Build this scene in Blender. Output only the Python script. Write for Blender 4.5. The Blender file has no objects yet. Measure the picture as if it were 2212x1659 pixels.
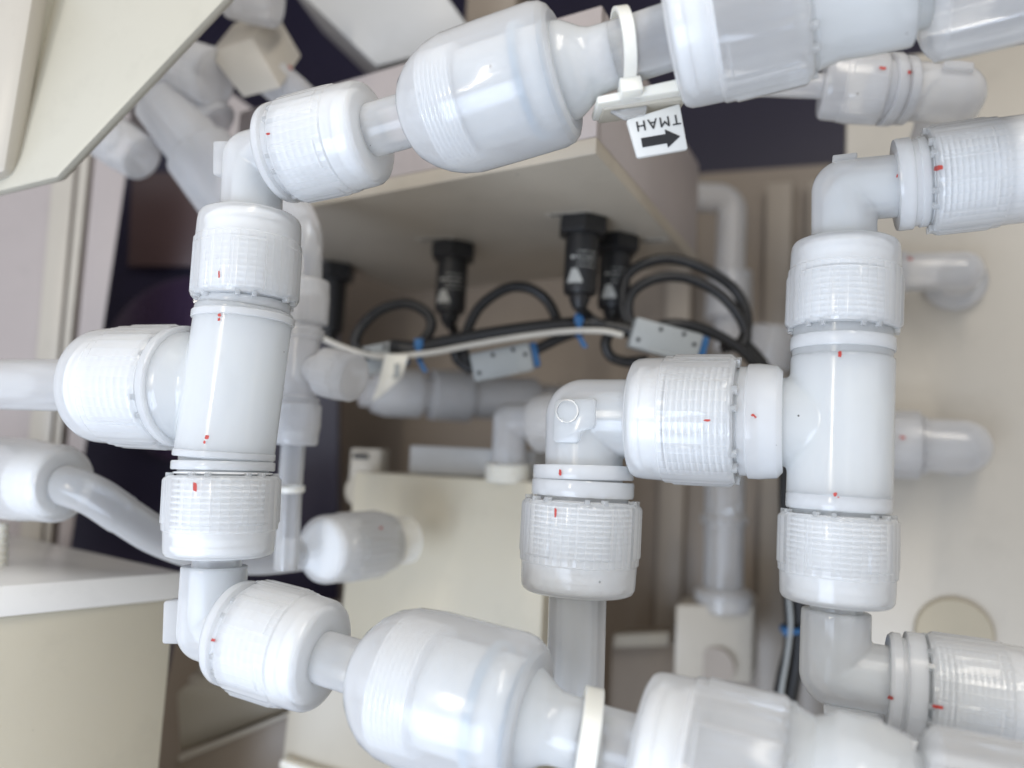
import bpy, bmesh, math, random
from mathutils import Vector, Matrix, Euler
random.seed(7)
SC = bpy.context.scene
COL = SC.collection

# ------------------------------------------------------------------ camera
YAW, PITCH, ROLL = math.radians(20), math.radians(6), math.radians(3.1)
TANH = 0.637                       # half-width tangent of the lens
cam_data = bpy.data.cameras.new('camera')
cam = bpy.data.objects.new('camera', cam_data)
COL.objects.link(cam)
cam_data.sensor_width = 36
cam_data.lens = 18 / TANH
cam_data.clip_start, cam_data.clip_end = 0.01, 20
ROT = (Matrix.Rotation(YAW, 3, 'Z') @ Matrix.Rotation(math.pi / 2 + PITCH, 3, 'X') @ Matrix.Rotation(ROLL, 3, 'Z'))
cam.matrix_world = ROT.to_4x4()
cam_data.dof.use_dof = True
cam_data.dof.focus_distance = 0.292
cam_data.dof.aperture_fstop = 4.6
SC.camera = cam
FWD, RIGHT, UP = ROT @ Vector((0, 0, -1)), ROT @ Vector((1, 0, 0)), ROT @ Vector((0, 1, 0))

# ------------------------------------------------------------------ room light
SC.view_settings.view_transform = 'Standard'
SC.view_settings.look = 'None'
SC.view_settings.exposure = 0.0
SC.view_settings.gamma = 1.0
SC.cycles.max_bounces = 24
SC.cycles.diffuse_bounces = 14
SC.cycles.transmission_bounces = 16
SC.cycles.glossy_bounces = 4
SC.cycles.transparent_max_bounces = 32
SC.cycles.use_denoising = True
world = bpy.data.worlds.new('World')
SC.world = world
world.use_nodes = True
bg = world.node_tree.nodes['Background']
bg.inputs[0].default_value = (0.88, 0.92, 1.0, 1)
bg.inputs[1].default_value = 0.76

def area(name, loc, target, size, power, colour, size_y=None):
    d = bpy.data.lights.new(name, 'AREA')
    d.energy, d.color, d.size = power, colour, size
    if size_y:
        d.shape, d.size_y = 'RECTANGLE', size_y
    o = bpy.data.objects.new(name, d)
    o.location = loc
    o.rotation_euler = (Vector(target) - Vector(loc)).to_track_quat('-Z', 'Y').to_euler()
    COL.objects.link(o)
    return o

area('ceiling_lamp', (0.25, -0.30, 0.75), (0.0, 0.3, 0.0), 0.14, 3.3, (1.0, 0.93, 0.82), 0.6)
area('window_light', (-0.26, -0.38, -0.34), (0.02, 0.25, -0.04), 0.40, 4.6, (0.68, 0.80, 1.0))
area('strip_lamp', (-0.30, -0.55, 0.12), (0.05, 0.3, 0.0), 0.022, 1.3, (1.0, 0.90, 0.74), 0.26)

# ------------------------------------------------------------------ pixel helpers (photograph seen at 2212 x 1659)
def ray(x, y):
    a = (x - 1106) / 1106 * TANH
    b = (829.5 - y) / 1106 * TANH
    return FWD + RIGHT * a + UP * b          # length along FWD is 1
def P(x, y, d):
    return ray(x, y) * d
def on(x, y, axis, value):                   # the point seen at x, y on the plane axis = value
    r = ray(x, y)
    return r * (value / r[axis])
KPX = TANH / 1106
def dep(p):
    return p.dot(FWD)
def k_at(p):                                 # metres per photograph pixel at p
    return KPX * dep(p)

# ------------------------------------------------------------------ materials
def new_mat(name):
    m = bpy.data.materials.new(name)
    m.use_nodes = True
    nt = m.node_tree
    nt.nodes.clear()
    out = nt.nodes.new('ShaderNodeOutputMaterial')
    return m, nt, out
def N(nt, t, **kw):
    n = nt.nodes.new(t)
    for k, v in kw.items():
        if k in n.inputs: n.inputs[k].default_value = v
        else: setattr(n, k, v)
    return n

def poly(name, col, see=0.25, through=0.2, scale=0.014, rough=0.13, tint=(0.985, 0.993, 1.0), bump=0.10, bscale=70, gloss=1.42):
    """milky fluoropolymer: a thin wall that scatters light to both sides and lets a share straight through"""
    m, nt, out = new_mat(name)
    L = nt.links.new
    tc = N(nt, 'ShaderNodeTexCoord')
    noi = N(nt, 'ShaderNodeTexNoise', Scale=bscale, Detail=4.0)
    L(tc.outputs['Object'], noi.inputs['Vector'])
    ramp = N(nt, 'ShaderNodeMixRGB')
    ramp.inputs[1].default_value = (*[c * 0.96 for c in col], 1)
    ramp.inputs[2].default_value = (*[min(1, c * 1.02) for c in col], 1)
    L(noi.outputs['Fac'], ramp.inputs[0])
    vo = N(nt, 'ShaderNodeTexVoronoi', Scale=150.0)
    L(tc.outputs['Object'], vo.inputs['Vector'])
    sep = N(nt, 'ShaderNodeSeparateColor')
    L(vo.outputs['Color'], sep.inputs[0])
    rad = N(nt, 'ShaderNodeMapRange')
    rad.inputs[1].default_value, rad.inputs[2].default_value = 0.86, 1.0
    rad.inputs[3].default_value, rad.inputs[4].default_value = 0.0, 0.075
    L(sep.outputs[0], rad.inputs[0])
    lt = N(nt, 'ShaderNodeMath', operation='LESS_THAN')
    L(vo.outputs['Distance'], lt.inputs[0]); L(rad.outputs[0], lt.inputs[1])
    spk = N(nt, 'ShaderNodeMixRGB')
    spk.inputs[2].default_value = (0.12, 0.11, 0.10, 1)
    L(lt.outputs[0], spk.inputs[0]); L(ramp.outputs[0], spk.inputs[1])
    ramp = spk
    n2 = N(nt, 'ShaderNodeTexNoise', Scale=260.0, Detail=3.0)
    L(tc.outputs['Object'], n2.inputs['Vector'])
    rg = N(nt, 'ShaderNodeMapRange')
    rg.inputs[1].default_value, rg.inputs[2].default_value = 0.35, 0.7
    rg.inputs[3].default_value, rg.inputs[4].default_value = rough * .7, rough * 1.9
    L(noi.outputs['Fac'], rg.inputs[0])
    hs_ = N(nt, 'ShaderNodeMath', operation='MULTIPLY_ADD')
    hs_.inputs[1].default_value = 0.25
    L(n2.outputs['Fac'], hs_.inputs[0]); L(noi.outputs['Fac'], hs_.inputs[2])
    bp = N(nt, 'ShaderNodeBump', Strength=bump, Distance=0.0006)
    L(hs_.outputs[0], bp.inputs['Height'])
    df = N(nt, 'ShaderNodeSubsurfaceScattering')
    L(ramp.outputs[0], df.inputs['Color'])
    df.inputs['Radius'].default_value = (1.0, 0.97, 0.94)
    df.inputs['Scale'].default_value = scale
    tl = N(nt, 'ShaderNodeBsdfTranslucent')
    L(ramp.outputs[0], tl.inputs['Color'])
    mixa = N(nt, 'ShaderNodeMixShader')
    mixa.inputs[0].default_value = through
    # on the inner side of a wall light scatters back and through as on a thin sheet
    geo = N(nt, 'ShaderNodeNewGeometry')
    di = N(nt, 'ShaderNodeBsdfDiffuse')
    L(ramp.outputs[0], di.inputs['Color'])
    thin = N(nt, 'ShaderNodeMixShader')
    thin.inputs[0].default_value = 0.5
    L(di.outputs[0], thin.inputs[1]); L(tl.outputs[0], thin.inputs[2])
    side = N(nt, 'ShaderNodeMixShader')
    L(geo.outputs['Backfacing'], side.inputs[0]); L(df.outputs[0], side.inputs[1]); L(thin.outputs[0], side.inputs[2])
    L(side.outputs[0], mixa.inputs[1]); L(tl.outputs[0], mixa.inputs[2])
    tr = N(nt, 'ShaderNodeBsdfTransparent')
    tr.inputs[0].default_value = (*tint, 1)
    lw = N(nt, 'ShaderNodeLayerWeight', Blend=0.45)
    mr = N(nt, 'ShaderNodeMapRange')
    mr.inputs[3].default_value, mr.inputs[4].default_value = see, see * 0.12
    L(lw.outputs['Facing'], mr.inputs[0])
    mix = N(nt, 'ShaderNodeMixShader')
    L(mr.outputs[0], mix.inputs[0])
    L(mixa.outputs[0], mix.inputs[1]); L(tr.outputs[0], mix.inputs[2])
    gl = N(nt, 'ShaderNodeBsdfGlossy', Roughness=rough)
    L(rg.outputs[0], gl.inputs['Roughness'])
    fr = N(nt, 'ShaderNodeFresnel', IOR=gloss)
    L(bp.outputs[0], gl.inputs['Normal']); L(bp.outputs[0], fr.inputs['Normal'])
    mx2 = N(nt, 'ShaderNodeMixShader')
    L(fr.outputs[0], mx2.inputs[0]); L(mix.outputs[0], mx2.inputs[1]); L(gl.outputs[0], mx2.inputs[2])
    L(mx2.outputs[0], out.inputs[0])
    return m

def solid(name, col, rough=0.45, var=0.06, vscale=14, bump=0.1, bscale=400, spec=0.5, sss=0.0, metallic=0.0):
    m, nt, out = new_mat(name)
    L = nt.links.new
    tc = N(nt, 'ShaderNodeTexCoord')
    n1 = N(nt, 'ShaderNodeTexNoise', Scale=vscale, Detail=5.0)
    n2 = N(nt, 'ShaderNodeTexNoise', Scale=bscale, Detail=3.0)
    L(tc.outputs['Object'], n1.inputs['Vector']); L(tc.outputs['Object'], n2.inputs['Vector'])
    mx = N(nt, 'ShaderNodeMixRGB')
    mx.inputs[1].default_value = (*[c * (1 - var) for c in col], 1)
    mx.inputs[2].default_value = (*[min(1, c * (1 + var)) for c in col], 1)
    L(n1.outputs['Fac'], mx.inputs[0])
    bp = N(nt, 'ShaderNodeBump', Strength=bump, Distance=0.0004)
    L(n2.outputs['Fac'], bp.inputs['Height'])
    pr = N(nt, 'ShaderNodeBsdfPrincipled')
    # sparse specks of dirt and faint rubbed smudges
    vo = N(nt, 'ShaderNodeTexVoronoi', Scale=42.0)
    L(tc.outputs['Object'], vo.inputs['Vector'])
    sep = N(nt, 'ShaderNodeSeparateColor')
    L(vo.outputs['Color'], sep.inputs[0])
    rad = N(nt, 'ShaderNodeMapRange')
    rad.inputs[1].default_value, rad.inputs[2].default_value = 0.55, 1.0
    rad.inputs[3].default_value, rad.inputs[4].default_value = 0.0, 0.055
    L(sep.outputs[0], rad.inputs[0])
    lt = N(nt, 'ShaderNodeMath', operation='LESS_THAN')
    L(vo.outputs['Distance'], lt.inputs[0]); L(rad.outputs[0], lt.inputs[1])
    n3 = N(nt, 'ShaderNodeTexNoise', Scale=vscale * 2.3, Detail=8.0, Roughness=0.7)
    L(tc.outputs['Object'], n3.inputs['Vector'])
    sm = N(nt, 'ShaderNodeMapRange')
    sm.inputs[1].default_value, sm.inputs[2].default_value = 0.52, 0.75
    sm.inputs[3].default_value, sm.inputs[4].default_value = 0.0, 0.16
    L(n3.outputs['Fac'], sm.inputs[0])
    ad = N(nt, 'ShaderNodeMath', operation='MULTIPLY_ADD')
    ad.inputs[1].default_value = 0.5
    ad.use_clamp = True
    L(lt.outputs[0], ad.inputs[0]); L(sm.outputs[0], ad.inputs[2])
    dk = N(nt, 'ShaderNodeMixRGB')
    dk.inputs[2].default_value = (*[c * 0.45 for c in col], 1)
    L(ad.outputs[0], dk.inputs[0]); L(mx.outputs[0], dk.inputs[1])
    L(dk.outputs[0], pr.inputs['Base Color']); L(bp.outputs[0], pr.inputs['Normal'])
    rr = N(nt, 'ShaderNodeMapRange')
    rr.inputs[3].default_value, rr.inputs[4].default_value = rough * 0.8, min(1, rough * 1.2)
    L(n1.outputs['Fac'], rr.inputs[0]); L(rr.outputs[0], pr.inputs['Roughness'])
    pr.inputs['Specular IOR Level'].default_value = spec
    pr.inputs['Metallic'].default_value = metallic
    if sss:
        pr.inputs['Subsurface Weight'].default_value = sss
        pr.inputs['Subsurface Radius'].default_value = (1, 0.9, 0.7)
        pr.inputs['Subsurface Scale'].default_value = 0.004
    L(pr.outputs[0], out.inputs[0])
    return m

M = dict(
    nut=poly('milky_polymer_nut', (0.955, 0.985, 1.0), see=0.62, through=0.2, scale=0.007),
    pad=poly('polymer_grip_pad', (0.965, 0.98, 0.99), see=0.85, scale=0.003, bump=0.05),
    inner=poly('polymer_bore', (0.95, 0.965, 0.975), see=0.92, through=0.2, gloss=1.05),
    body=poly('milky_polymer_body', (0.885, 0.918, 0.935), see=0.30, through=0.2, scale=0.016),
    elbow=poly('clear_polymer_elbow', (0.965, 0.985, 1.0), see=0.58, rough=0.15, scale=0.004),
    tube=poly('clear_polymer_tube', (0.965, 0.98, 1.0), see=0.72, rough=0.13, scale=0.003),
    thread=poly('polymer_thread', (0.95, 0.96, 0.965), see=0.06, through=0.0, scale=0.0003, rough=0.09, gloss=1.8, bump=0.02),
    collar=poly('milky_collar', (0.90, 0.91, 0.92), see=0.32, scale=0.006),
    dome=poly('milky_dome', (0.90, 0.935, 0.975), see=0.38, rough=0.08, scale=0.01),
    bore=poly('polymer_channel', (0.84, 0.91, 0.97), see=0.50, rough=0.1),
    ring=poly('bluish_seal_ring', (0.45, 0.66, 0.86), see=0.1, through=0.4),
    rear=poly('rear_polymer', (0.95, 0.945, 0.96), see=0.54, scale=0.006),
    shelf=solid('pale_shelf_plastic', (0.80, 0.78, 0.74), 0.25),
    chute=solid('chute_plastic', (0.56, 0.535, 0.45), 0.4),
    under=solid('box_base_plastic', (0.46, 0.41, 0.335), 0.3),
    rib=solid('inner_rib_plastic', (0.44, 0.385, 0.32), 0.4),
    cream=solid('cream_polypropylene', (0.59, 0.545, 0.435), 0.42, sss=0.3),
    cream_dark=solid('beige_polypropylene', (0.52, 0.48, 0.40), 0.45),
    white=solid('white_pvc_sheet', (0.54, 0.50, 0.43), 0.35),
    lilac=solid('pale_pvc_wall', (0.46, 0.41, 0.395), 0.4),
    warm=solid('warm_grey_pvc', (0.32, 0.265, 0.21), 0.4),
    grey=solid('grey_pvc', (0.55, 0.55, 0.54), 0.4),
    dark=solid('dark_tinted_acrylic', (0.030, 0.026, 0.058), 0.40, var=0.3, vscale=5, bump=0.02),
    purple=solid('purple_tinted_acrylic', (0.055, 0.034, 0.075), 0.28, var=0.25, bump=0.02),
    brown=solid('brown_pane_reflection', (0.12, 0.075, 0.075), 0.4, var=0.3, vscale=9, bump=0.02),  # colour of a reflection in the dark pane
    black=solid('black_plastic', (0.012, 0.012, 0.013), 0.42, bump=0.2),
    cable=solid('black_cable_sheath', (0.014, 0.014, 0.015), 0.38, bump=0.1),
    wire=solid('white_wire_sheath', (0.58, 0.56, 0.51), 0.45),
    conn=solid('grey_connector', (0.36, 0.38, 0.38), 0.45),
    blue=solid('blue_nylon', (0.02, 0.12, 0.30), 0.4),
    tie=solid('ivory_nylon', (0.82, 0.80, 0.72), 0.38, sss=0.4),
    tag=solid('white_tag', (0.74, 0.74, 0.71), 0.4),
    ink=solid('black_ink', (0.02, 0.02, 0.022), 0.5),
    print=solid('white_print', (0.46, 0.46, 0.43), 0.5),
    red=solid('red_paint', (0.44, 0.04, 0.03), 0.45, var=0.25, vscale=900),
    disc=solid('beige_plug', (0.44, 0.39, 0.29), 0.45),
)

# ------------------------------------------------------------------ mesh helpers
class MB:
    def __init__(s): s.v, s.f, s.mi, s.mats2 = [], [], None, None
    def add(s, vs, fs):
        o = len(s.v)
        s.v += [Vector(v) for v in vs]
        s.f += [tuple(i + o for i in f) for f in fs]
        return s
    def grid(s, rings, close_u=True, cap0=True, cap1=True):
        n = len(rings[0])
        vs = [v for r in rings for v in r]
        fs = []
        for i in range(len(rings) - 1):
            for j in range(n if close_u else n - 1):
                a, b = i * n + j, i * n + (j + 1) % n
                fs.append((a, b, b + n, a + n))
        if cap0: fs.append(tuple(range(n - 1, -1, -1)))
        if cap1: fs.append(tuple((len(rings) - 1) * n + j for j in range(n)))
        return s.add(vs, fs)
    def box(s, o, ax, ay, az):               # a corner and three edge vectors
        o, ax, ay, az = map(Vector, (o, ax, ay, az))
        vs = [o, o + ax, o + ax + ay, o + ay, o + az, o + ax + az, o + ax + ay + az, o + ay + az]
        fs = [(0, 3, 2, 1), (4, 5, 6, 7), (0, 1, 5, 4), (1, 2, 6, 5), (2, 3, 7, 6), (3, 0, 4, 7)]
        return s.add(vs, fs)
    def prism(s, pts, d):                    # outline pushed along d
        pts = [Vector(p) for p in pts]; d = Vector(d); n = len(pts)
        fs = [tuple(range(n - 1, -1, -1)), tuple(range(n, 2 * n))]
        for i in range(n):
            j = (i + 1) % n
            fs.append((i, j, j + n, i + n))
        return s.add(pts + [p + d for p in pts], fs)
    def lathe(s, fr, prof, n=64, rf=None, closed=False):
        o, a, u, w = fr
        rings = []
        for t, r in prof:
            ring = []
            for j in range(n):
                th = 2 * math.pi * j / n
                q = r * (rf(th, t) if rf else 1)
                ring.append(o + a * t + (u * math.cos(th) + w * math.sin(th)) * q)
            rings.append(ring)
        if closed:
            rings.append(rings[0])
            return s.grid(rings, cap0=False, cap1=False)
        return s.grid(rings)
    def sweep(s, pts, rad, n=32):
        pts = [Vector(p) for p in pts]
        if not hasattr(rad, '__len__'): rad = [rad] * len(pts)
        tang = []
        for i in range(len(pts)):
            t = pts[min(i + 1, len(pts) - 1)] - pts[max(i - 1, 0)]
            tang.append(t.normalized())
        u = tang[0].orthogonal().normalized()
        rings = []
        for p, t, r in zip(pts, tang, rad):
            u = (u - t * u.dot(t)).normalized()
            w = t.cross(u)
            rings.append([p + (u * math.cos(2 * math.pi * j / n) + w * math.sin(2 * math.pi * j / n)) * r for j in range(n)])
        return s.grid(rings)
    def build(s, name, mat, parent=None, sharp=38, bevel=0.0, wn=False):
        top = parent
        while top is not None and top.parent is not None: top = top.parent
        org = Vector(top.location) if top else sum(s.v, Vector()) / len(s.v)
        me = bpy.data.meshes.new(name)
        me.from_pydata([tuple(v - org) for v in s.v], [], s.f)
        if s.mi:
            for p_, q_ in zip(me.polygons, s.mi): p_.material_index = q_
        bm = bmesh.new(); bm.from_mesh(me)
        bmesh.ops.remove_doubles(bm, verts=bm.verts, dist=1e-7)
        bmesh.ops.recalc_face_normals(bm, faces=bm.faces)
        if bevel:
            es = [e for e in bm.edges if len(e.link_faces) == 2 and e.calc_face_angle(0) > math.radians(30)]
            bmesh.ops.bevel(bm, geom=es, offset=bevel, segments=2, affect='EDGES', profile=0.5, clamp_overlap=True)
        for f in bm.faces: f.smooth = True
        for e in bm.edges:
            e.smooth = len(e.link_faces) == 2 and e.calc_face_angle(0) < math.radians(sharp)
        bm.to_mesh(me); bm.free()
        me.materials.append(M[mat] if isinstance(mat, str) else mat)
        if s.mi: me.materials.append(M[s.mats2])
        o = bpy.data.objects.new(name, me)
        COL.objects.link(o)
        if parent is not None: o.parent = parent
        else: o.location = org
        return o

def tag(o, label, cat, group=None):
    o['label'] = label; o['category'] = cat
    if group: o['group'] = group
    return o
def thing(name, label, cat, loc, group=None):
    o = bpy.data.objects.new(name, None)
    COL.objects.link(o)
    o.empty_display_size = 0.01
    o.location = loc
    return tag(o, label, cat, group)
def struct(o):
    o['kind'] = 'structure'; return o

def frame(p0, p1):
    a = (p1 - p0).normalized()
    u = -FWD - a * (-FWD).dot(a)             # theta = 0 faces the lens side
    u.normalize()
    return p0, a, u, a.cross(u)
def lerp(a, b, t): return a + (b - a) * t

def LP(name, parent, mat, p0, p1, prof, n=64, k=None, closed=False, rf=None, sharp=38):
    """turned part: prof = (fraction along p0-p1, radius in photograph pixels)"""
    k = k or k_at(lerp(p0, p1, 0.5))
    L = (p1 - p0).length
    return MB().lathe(frame(p0, p1), [(t * L, r * k) for t, r in prof], n, rf, closed).build(name, mat, parent, sharp)

def thread(parent, p0, p1, r, n=10, k=None, mat='thread'):
    prof = [(0, r * 0.5), (0, r * .78)]
    for i in range(n):
        a = (i + 0.05) / n
        prof += [(a + .02 / n, r * 0.84), (a + 0.26 / n, r * .97), (a + 0.32 / n, r), (a + 0.58 / n, r), (a + .64 / n, r * .97), (a + 0.88 / n, r * 0.84)]
    prof += [(1, r * .84), (1, r * 0.5)]
    return LP('threaded_end', parent, mat, p0, p1, prof, 48, k, sharp=20)

def nut(parent, p_open, p_end, R, tr, ribs=40, pads=6, mat='nut', phase=0.2, hi=True, skirt=0.66, name='union_nut', top=False, threads=True):
    """ribbed union nut: open end towards the body it screws on, p_end where the tube leaves"""
    k = k_at(lerp(p_open, p_end, 0.5))
    L = (p_end - p_open).length
    Rm, tm = R * k, tr * k * 1.04
    fr = frame(p_open, p_end)
    o, a, u, w = fr
    per = 4 if hi else 3
    n = ribs * per
    zone = skirt * L
    pitch = 2 * math.pi / pads
    def rf(th, t):
        if t > zone + 1e-9 or t < 0.03 * L: return 1.0
        j = int(round(th / (2 * math.pi) * n)) % per
        q = 1.007 if j == 0 else 0.998
        off = abs((th - phase + pitch / 2) % pitch - pitch / 2)
        if off < 0.27 * pitch and t < (skirt - 0.08) * L: q += 0.022
        return q
    out_p = [(0.0, Rm * 0.955), (0.012 * L, Rm * 0.975), (0.035 * L, Rm * 0.985), (0.06 * L, Rm), (0.3 * L, Rm), ((skirt - 0.09) * L, Rm), ((skirt - 0.07) * L, Rm), (skirt * L, Rm * 0.995),
             (skirt * L + 0.02 * L, Rm * 0.975), (0.86 * L, Rm * 0.965), (0.93 * L, Rm * 0.955), (0.97 * L, Rm * 0.92), (0.99 * L, Rm * 0.87), (L, Rm * 0.80)]
    prof = [(-0.001 * L, Rm * 0.5)] + out_p + [(1.001 * L, tm * 1.06), (1.001 * L, tm * 0.6)]
    ob = MB().lathe(fr, prof, n, rf).build(name, mat, parent, 24)
    if hi:                                   # short teeth on the open edge
        m = MB()
        for q in range(pads):
            for e in (-0.16, 0.14):
                th = phase + pitch * (q + e)
                c, s_ = math.cos(th), math.sin(th)
                rad, tan = u * c + w * s_, -u * s_ + w * c
                m.box(o - a * 0.035 * L + rad * Rm * 0.86 - tan * Rm * 0.04, a * 0.07 * L, rad * Rm * 0.12, tan * Rm * 0.08)
        m.build('edge_teeth', mat, ob, 30)
        # inner sleeve seen through the wall, added to brighten the hollow nut
        LP('fill_sleeve', ob, 'thread', lerp(p_open, p_end, .64), lerp(p_open, p_end, .97), [(0, R * .55), (0, R * .86), (.30, R * .86), (.34, R * .80), (.62, R * .80), (.66, R * .84), (.80, R * .84), (1, R * .74), (1, R * .55)], 48, k)
    if threads and hi:
        pass
    return ob

def arc_path(p0, pc, p1, r, n=12):
    """straight, rounded corner of bend radius r, straight"""
    d0, d1 = (p0 - pc).normalized(), (p1 - pc).normalized()
    ang = d0.angle(d1)
    tl = r / math.tan(ang / 2)
    a, b = pc + d0 * tl, pc + d1 * tl
    c = pc + (d0 + d1).normalized() * (r / math.sin(ang / 2))
    pts = [p0, lerp(p0, a, 0.5)]
    va, vb = a - c, b - c
    tot = va.angle(vb)
    axis = va.cross(vb).normalized()
    for i in range(n + 1):
        pts.append(c + Matrix.Rotation(tot * i / n, 3, axis) @ va)
    pts += [lerp(b, p1, 0.5), p1]
    return pts
def remeshed(mb, name, mat, parent, vox, smooth=10):
    o = mb.build(name, mat, parent)
    md = o.modifiers.new('r', 'REMESH'); md.mode = 'VOXEL'; md.voxel_size = vox
    ms = o.modifiers.new('s', 'SMOOTH'); ms.factor = 0.5; ms.iterations = smooth
    dg = bpy.context.evaluated_depsgraph_get(); dg.update()
    me = bpy.data.meshes.new_from_object(o.evaluated_get(dg))
    o.modifiers.clear()
    o.data = me
    for p in me.polygons: p.use_smooth = True
    return o

def elbow_body(parent, p0, pc, p1, r, mat='elbow', k=None, name='elbow_body', vox=0.0006, smooth=7):
    """two legs that meet in a ball corner, fused into one skin"""
    k = k or k_at(pc)
    mb = MB()
    for q in (p0, p1):
        mb.lathe(frame(q, pc), [(0, r * k), ((q - pc).length, r * k)], 56)
    fr = frame(pc - (p1 - pc).normalized() * r * k, pc)
    mb.lathe(fr, [(r * k * (1 - math.cos(math.pi * i / 20)), max(1e-5, r * k * math.sin(math.pi * i / 20))) for i in range(21)], 56)
    return remeshed(mb, name, mat, parent, vox, smooth)

def spline(pts, n=8):
    pts = [Vector(p) for p in pts]
    out = []
    ext = [pts[0] * 2 - pts[1]] + pts + [pts[-1] * 2 - pts[-2]]
    for i in range(1, len(ext) - 2):
        a, b, c, d = ext[i - 1:i + 3]
        for j in range(n):
            t = j / n
            out.append(0.5 * ((2 * b) + (c - a) * t + (2 * a - 5 * b + 4 * c - d) * t * t + (3 * b - a - 3 * c + d) * t ** 3))
    out.append(pts[-1])
    return out

# ================================================================== SETTING
EX, EY, EZ = Vector((1, 0, 0)), Vector((0, 1, 0)), Vector((0, 0, 1))
YA = P(505, 835, 0.30).y          # plane of the front manifold
YB = P(1812, 935, 0.285).y        # plane of the second manifold
YW = P(2040, 620, 0.50).y         # mounting plate on the right
YBACK = 0.86

struct(MB().box((-1.2, YBACK, -0.9), (2.2, 0, 0), (0, 0.02, 0), (0, 0, 1.9)).build('wall_back', 'dark'))
struct(MB().box((-0.85, -0.1, -0.72), (1.6, 0, 0), (0, 0.958, 0), (0, 0, 0.02)).build('floor', 'warm'))
struct(MB().box((-0.85, 0.10, 0.64), (1.6, 0, 0), (0, 0.758, 0), (0, 0, 0.02)).build('ceiling', 'warm'))
struct(MB().box((-0.85, 0.05, -0.69), (0.02, 0, 0), (0, 0.80, 0), (0, 0, 1.32)).build('wall_left', 'lilac'))
struct(MB().box((0.72, 0.05, -0.69), (0.02, 0, 0), (0, 0.80, 0), (0, 0, 1.32)).build('wall_right', 'white'))

def A(x, y): return on(x, y, 1, YA)
def B(x, y): return on(x, y, 1, YB)
def tpix(p0, p1, v, vert=False):             # fraction of p0-p1 seen at column v (or row v)
    ax = UP if vert else RIGHT
    a = (829.5 - v) / 1106 * TANH if vert else (v - 1106) / 1106 * TANH
    d = p1 - p0
    return (a * p0.dot(FWD) - p0.dot(ax)) / (d.dot(ax) - a * d.dot(FWD))
def LX(name, parent, mat, p0, p1, prof, n=64, vert=False, closed=False, rf=None, sharp=38):
    """turned part whose stations are read off the photograph as (column or row, radius)"""
    L = (p1 - p0).length
    pr = []
    for v, r in prof:
        t = tpix(p0, p1, v, vert)
        pr.append((t * L, r * k_at(lerp(p0, p1, t))))
    return MB().lathe(frame(p0, p1), pr, n, rf, closed).build(name, mat, parent, sharp)
def bore(parent, p0, pc, p1, r):
    k = k_at(pc)
    return MB().sweep(arc_path(p0, pc, p1, r * k * .9, 8), r * k, 32).build('bore', 'bore', parent)
def ringband(parent, mat_, p0, p1, r_out, r_in, name='collar', n=64):
    return LP(name, parent, 'collar', p0, p1, [(0, r_out * .985), (.12, r_out), (.88, r_out), (1, r_out * .985)], n)
def cyl(mb, p0, p1, r, k, n=48):
    return mb.lathe(frame(p0, p1), [(0, r * k), ((p1 - p0).length, r * k)], n)

# ================================================================== FRONT MANIFOLD (plane YA)
t1 = thing('tee_fitting', 'large milky white tee whose branch nut points left, in front of the dark window', 'pipe tee', A(500, 835))
k1 = k_at(A(500, 838))
mb = MB()
cyl(mb, A(529, 668), A(484, 992), 103, k1)
mb.lathe(frame(A(392, 836), A(504, 838)), [(v * (A(392, 836) - A(504, 838)).length, r * k1) for v, r in ((0, 125), (.12, 124), (.26, 118), (.38, 106), (.5, 94), (.8, 84), (1, 80))], 64)
remeshed(mb, 'tee_body', 'body', t1, 0.0007, 6)
ringband(t1, 'body', A(530, 652), A(528, 672), 96, 60)
ringband(t1, 'body', A(527, 681), A(525.5, 697), 107, 90)
ringband(t1, 'body', A(486, 975), A(484.5, 990), 106, 90)
ringband(t1, 'body', A(484, 997), A(482.8, 1016), 107, 90)
LP('neck', t1, 'body', A(486, 985), A(482, 1032), [(0, 94), (1, 94)])
ringband(t1, 'body', A(407, 836), A(391, 836), 132, 100)
thread(t1, A(530, 655), A(538, 530), 97, 10)
thread(t1, A(483, 1016), A(476, 1142), 103, 10)
thread(t1, A(398, 836), A(252, 834), 113, 10)
nut(t1, A(529, 651), A(542, 466), 112, 62, phase=0.35)
nut(t1, A(482.5, 1028), A(473.5, 1203), 119, 54, phase=0.1)
nut(t1, A(388, 837), A(212, 833), 130, 58, phase=0.75, pads=6)

tb = thing('straight_tube', 'frosted tube leaving the left edge, from the branch nut of the left tee', 'tube', A(60, 832))
LP('tube_wall', tb, 'tube', A(262, 834), A(-70, 829), [(0, 56), (1, 56)])

# upper elbow of the front manifold
e1 = thing('elbow_fitting', 'clear elbow on top of the left tee with a ribbed nut turning right', 'pipe elbow', A(548, 345))
elbow_body(e1, A(540, 520), A(548, 347), A(690, 313), 64)
bore(e1, A(540, 519), A(548, 347), A(689, 313), 43)
MB().box(A(484, 392) - EY * .007, A(535, 392) - A(484, 392), EY * .016, A(484, 318) - A(484, 392)).build('raised_pad', 'elbow', e1, bevel=.0012)
LX('collar', e1, 'collar', A(590, 337), A(640, 324), [(606, 84), (606, 104), (612, 107), (620, 107), (623, 98), (632, 98), (632, 84)])
thread(e1, A(630, 327), A(745, 300), 99, 8)
nut(e1, A(638, 325), A(806, 286), 114, 57, phase=0.5)
tb = thing('straight_tube', 'short frosted tube between the upper elbow nut and the upper reducing union', 'tube', A(820, 282))
LP('tube_wall', tb, 'tube', A(700, 312), A(960, 236), [(0, 57), (1, 57)])

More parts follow.
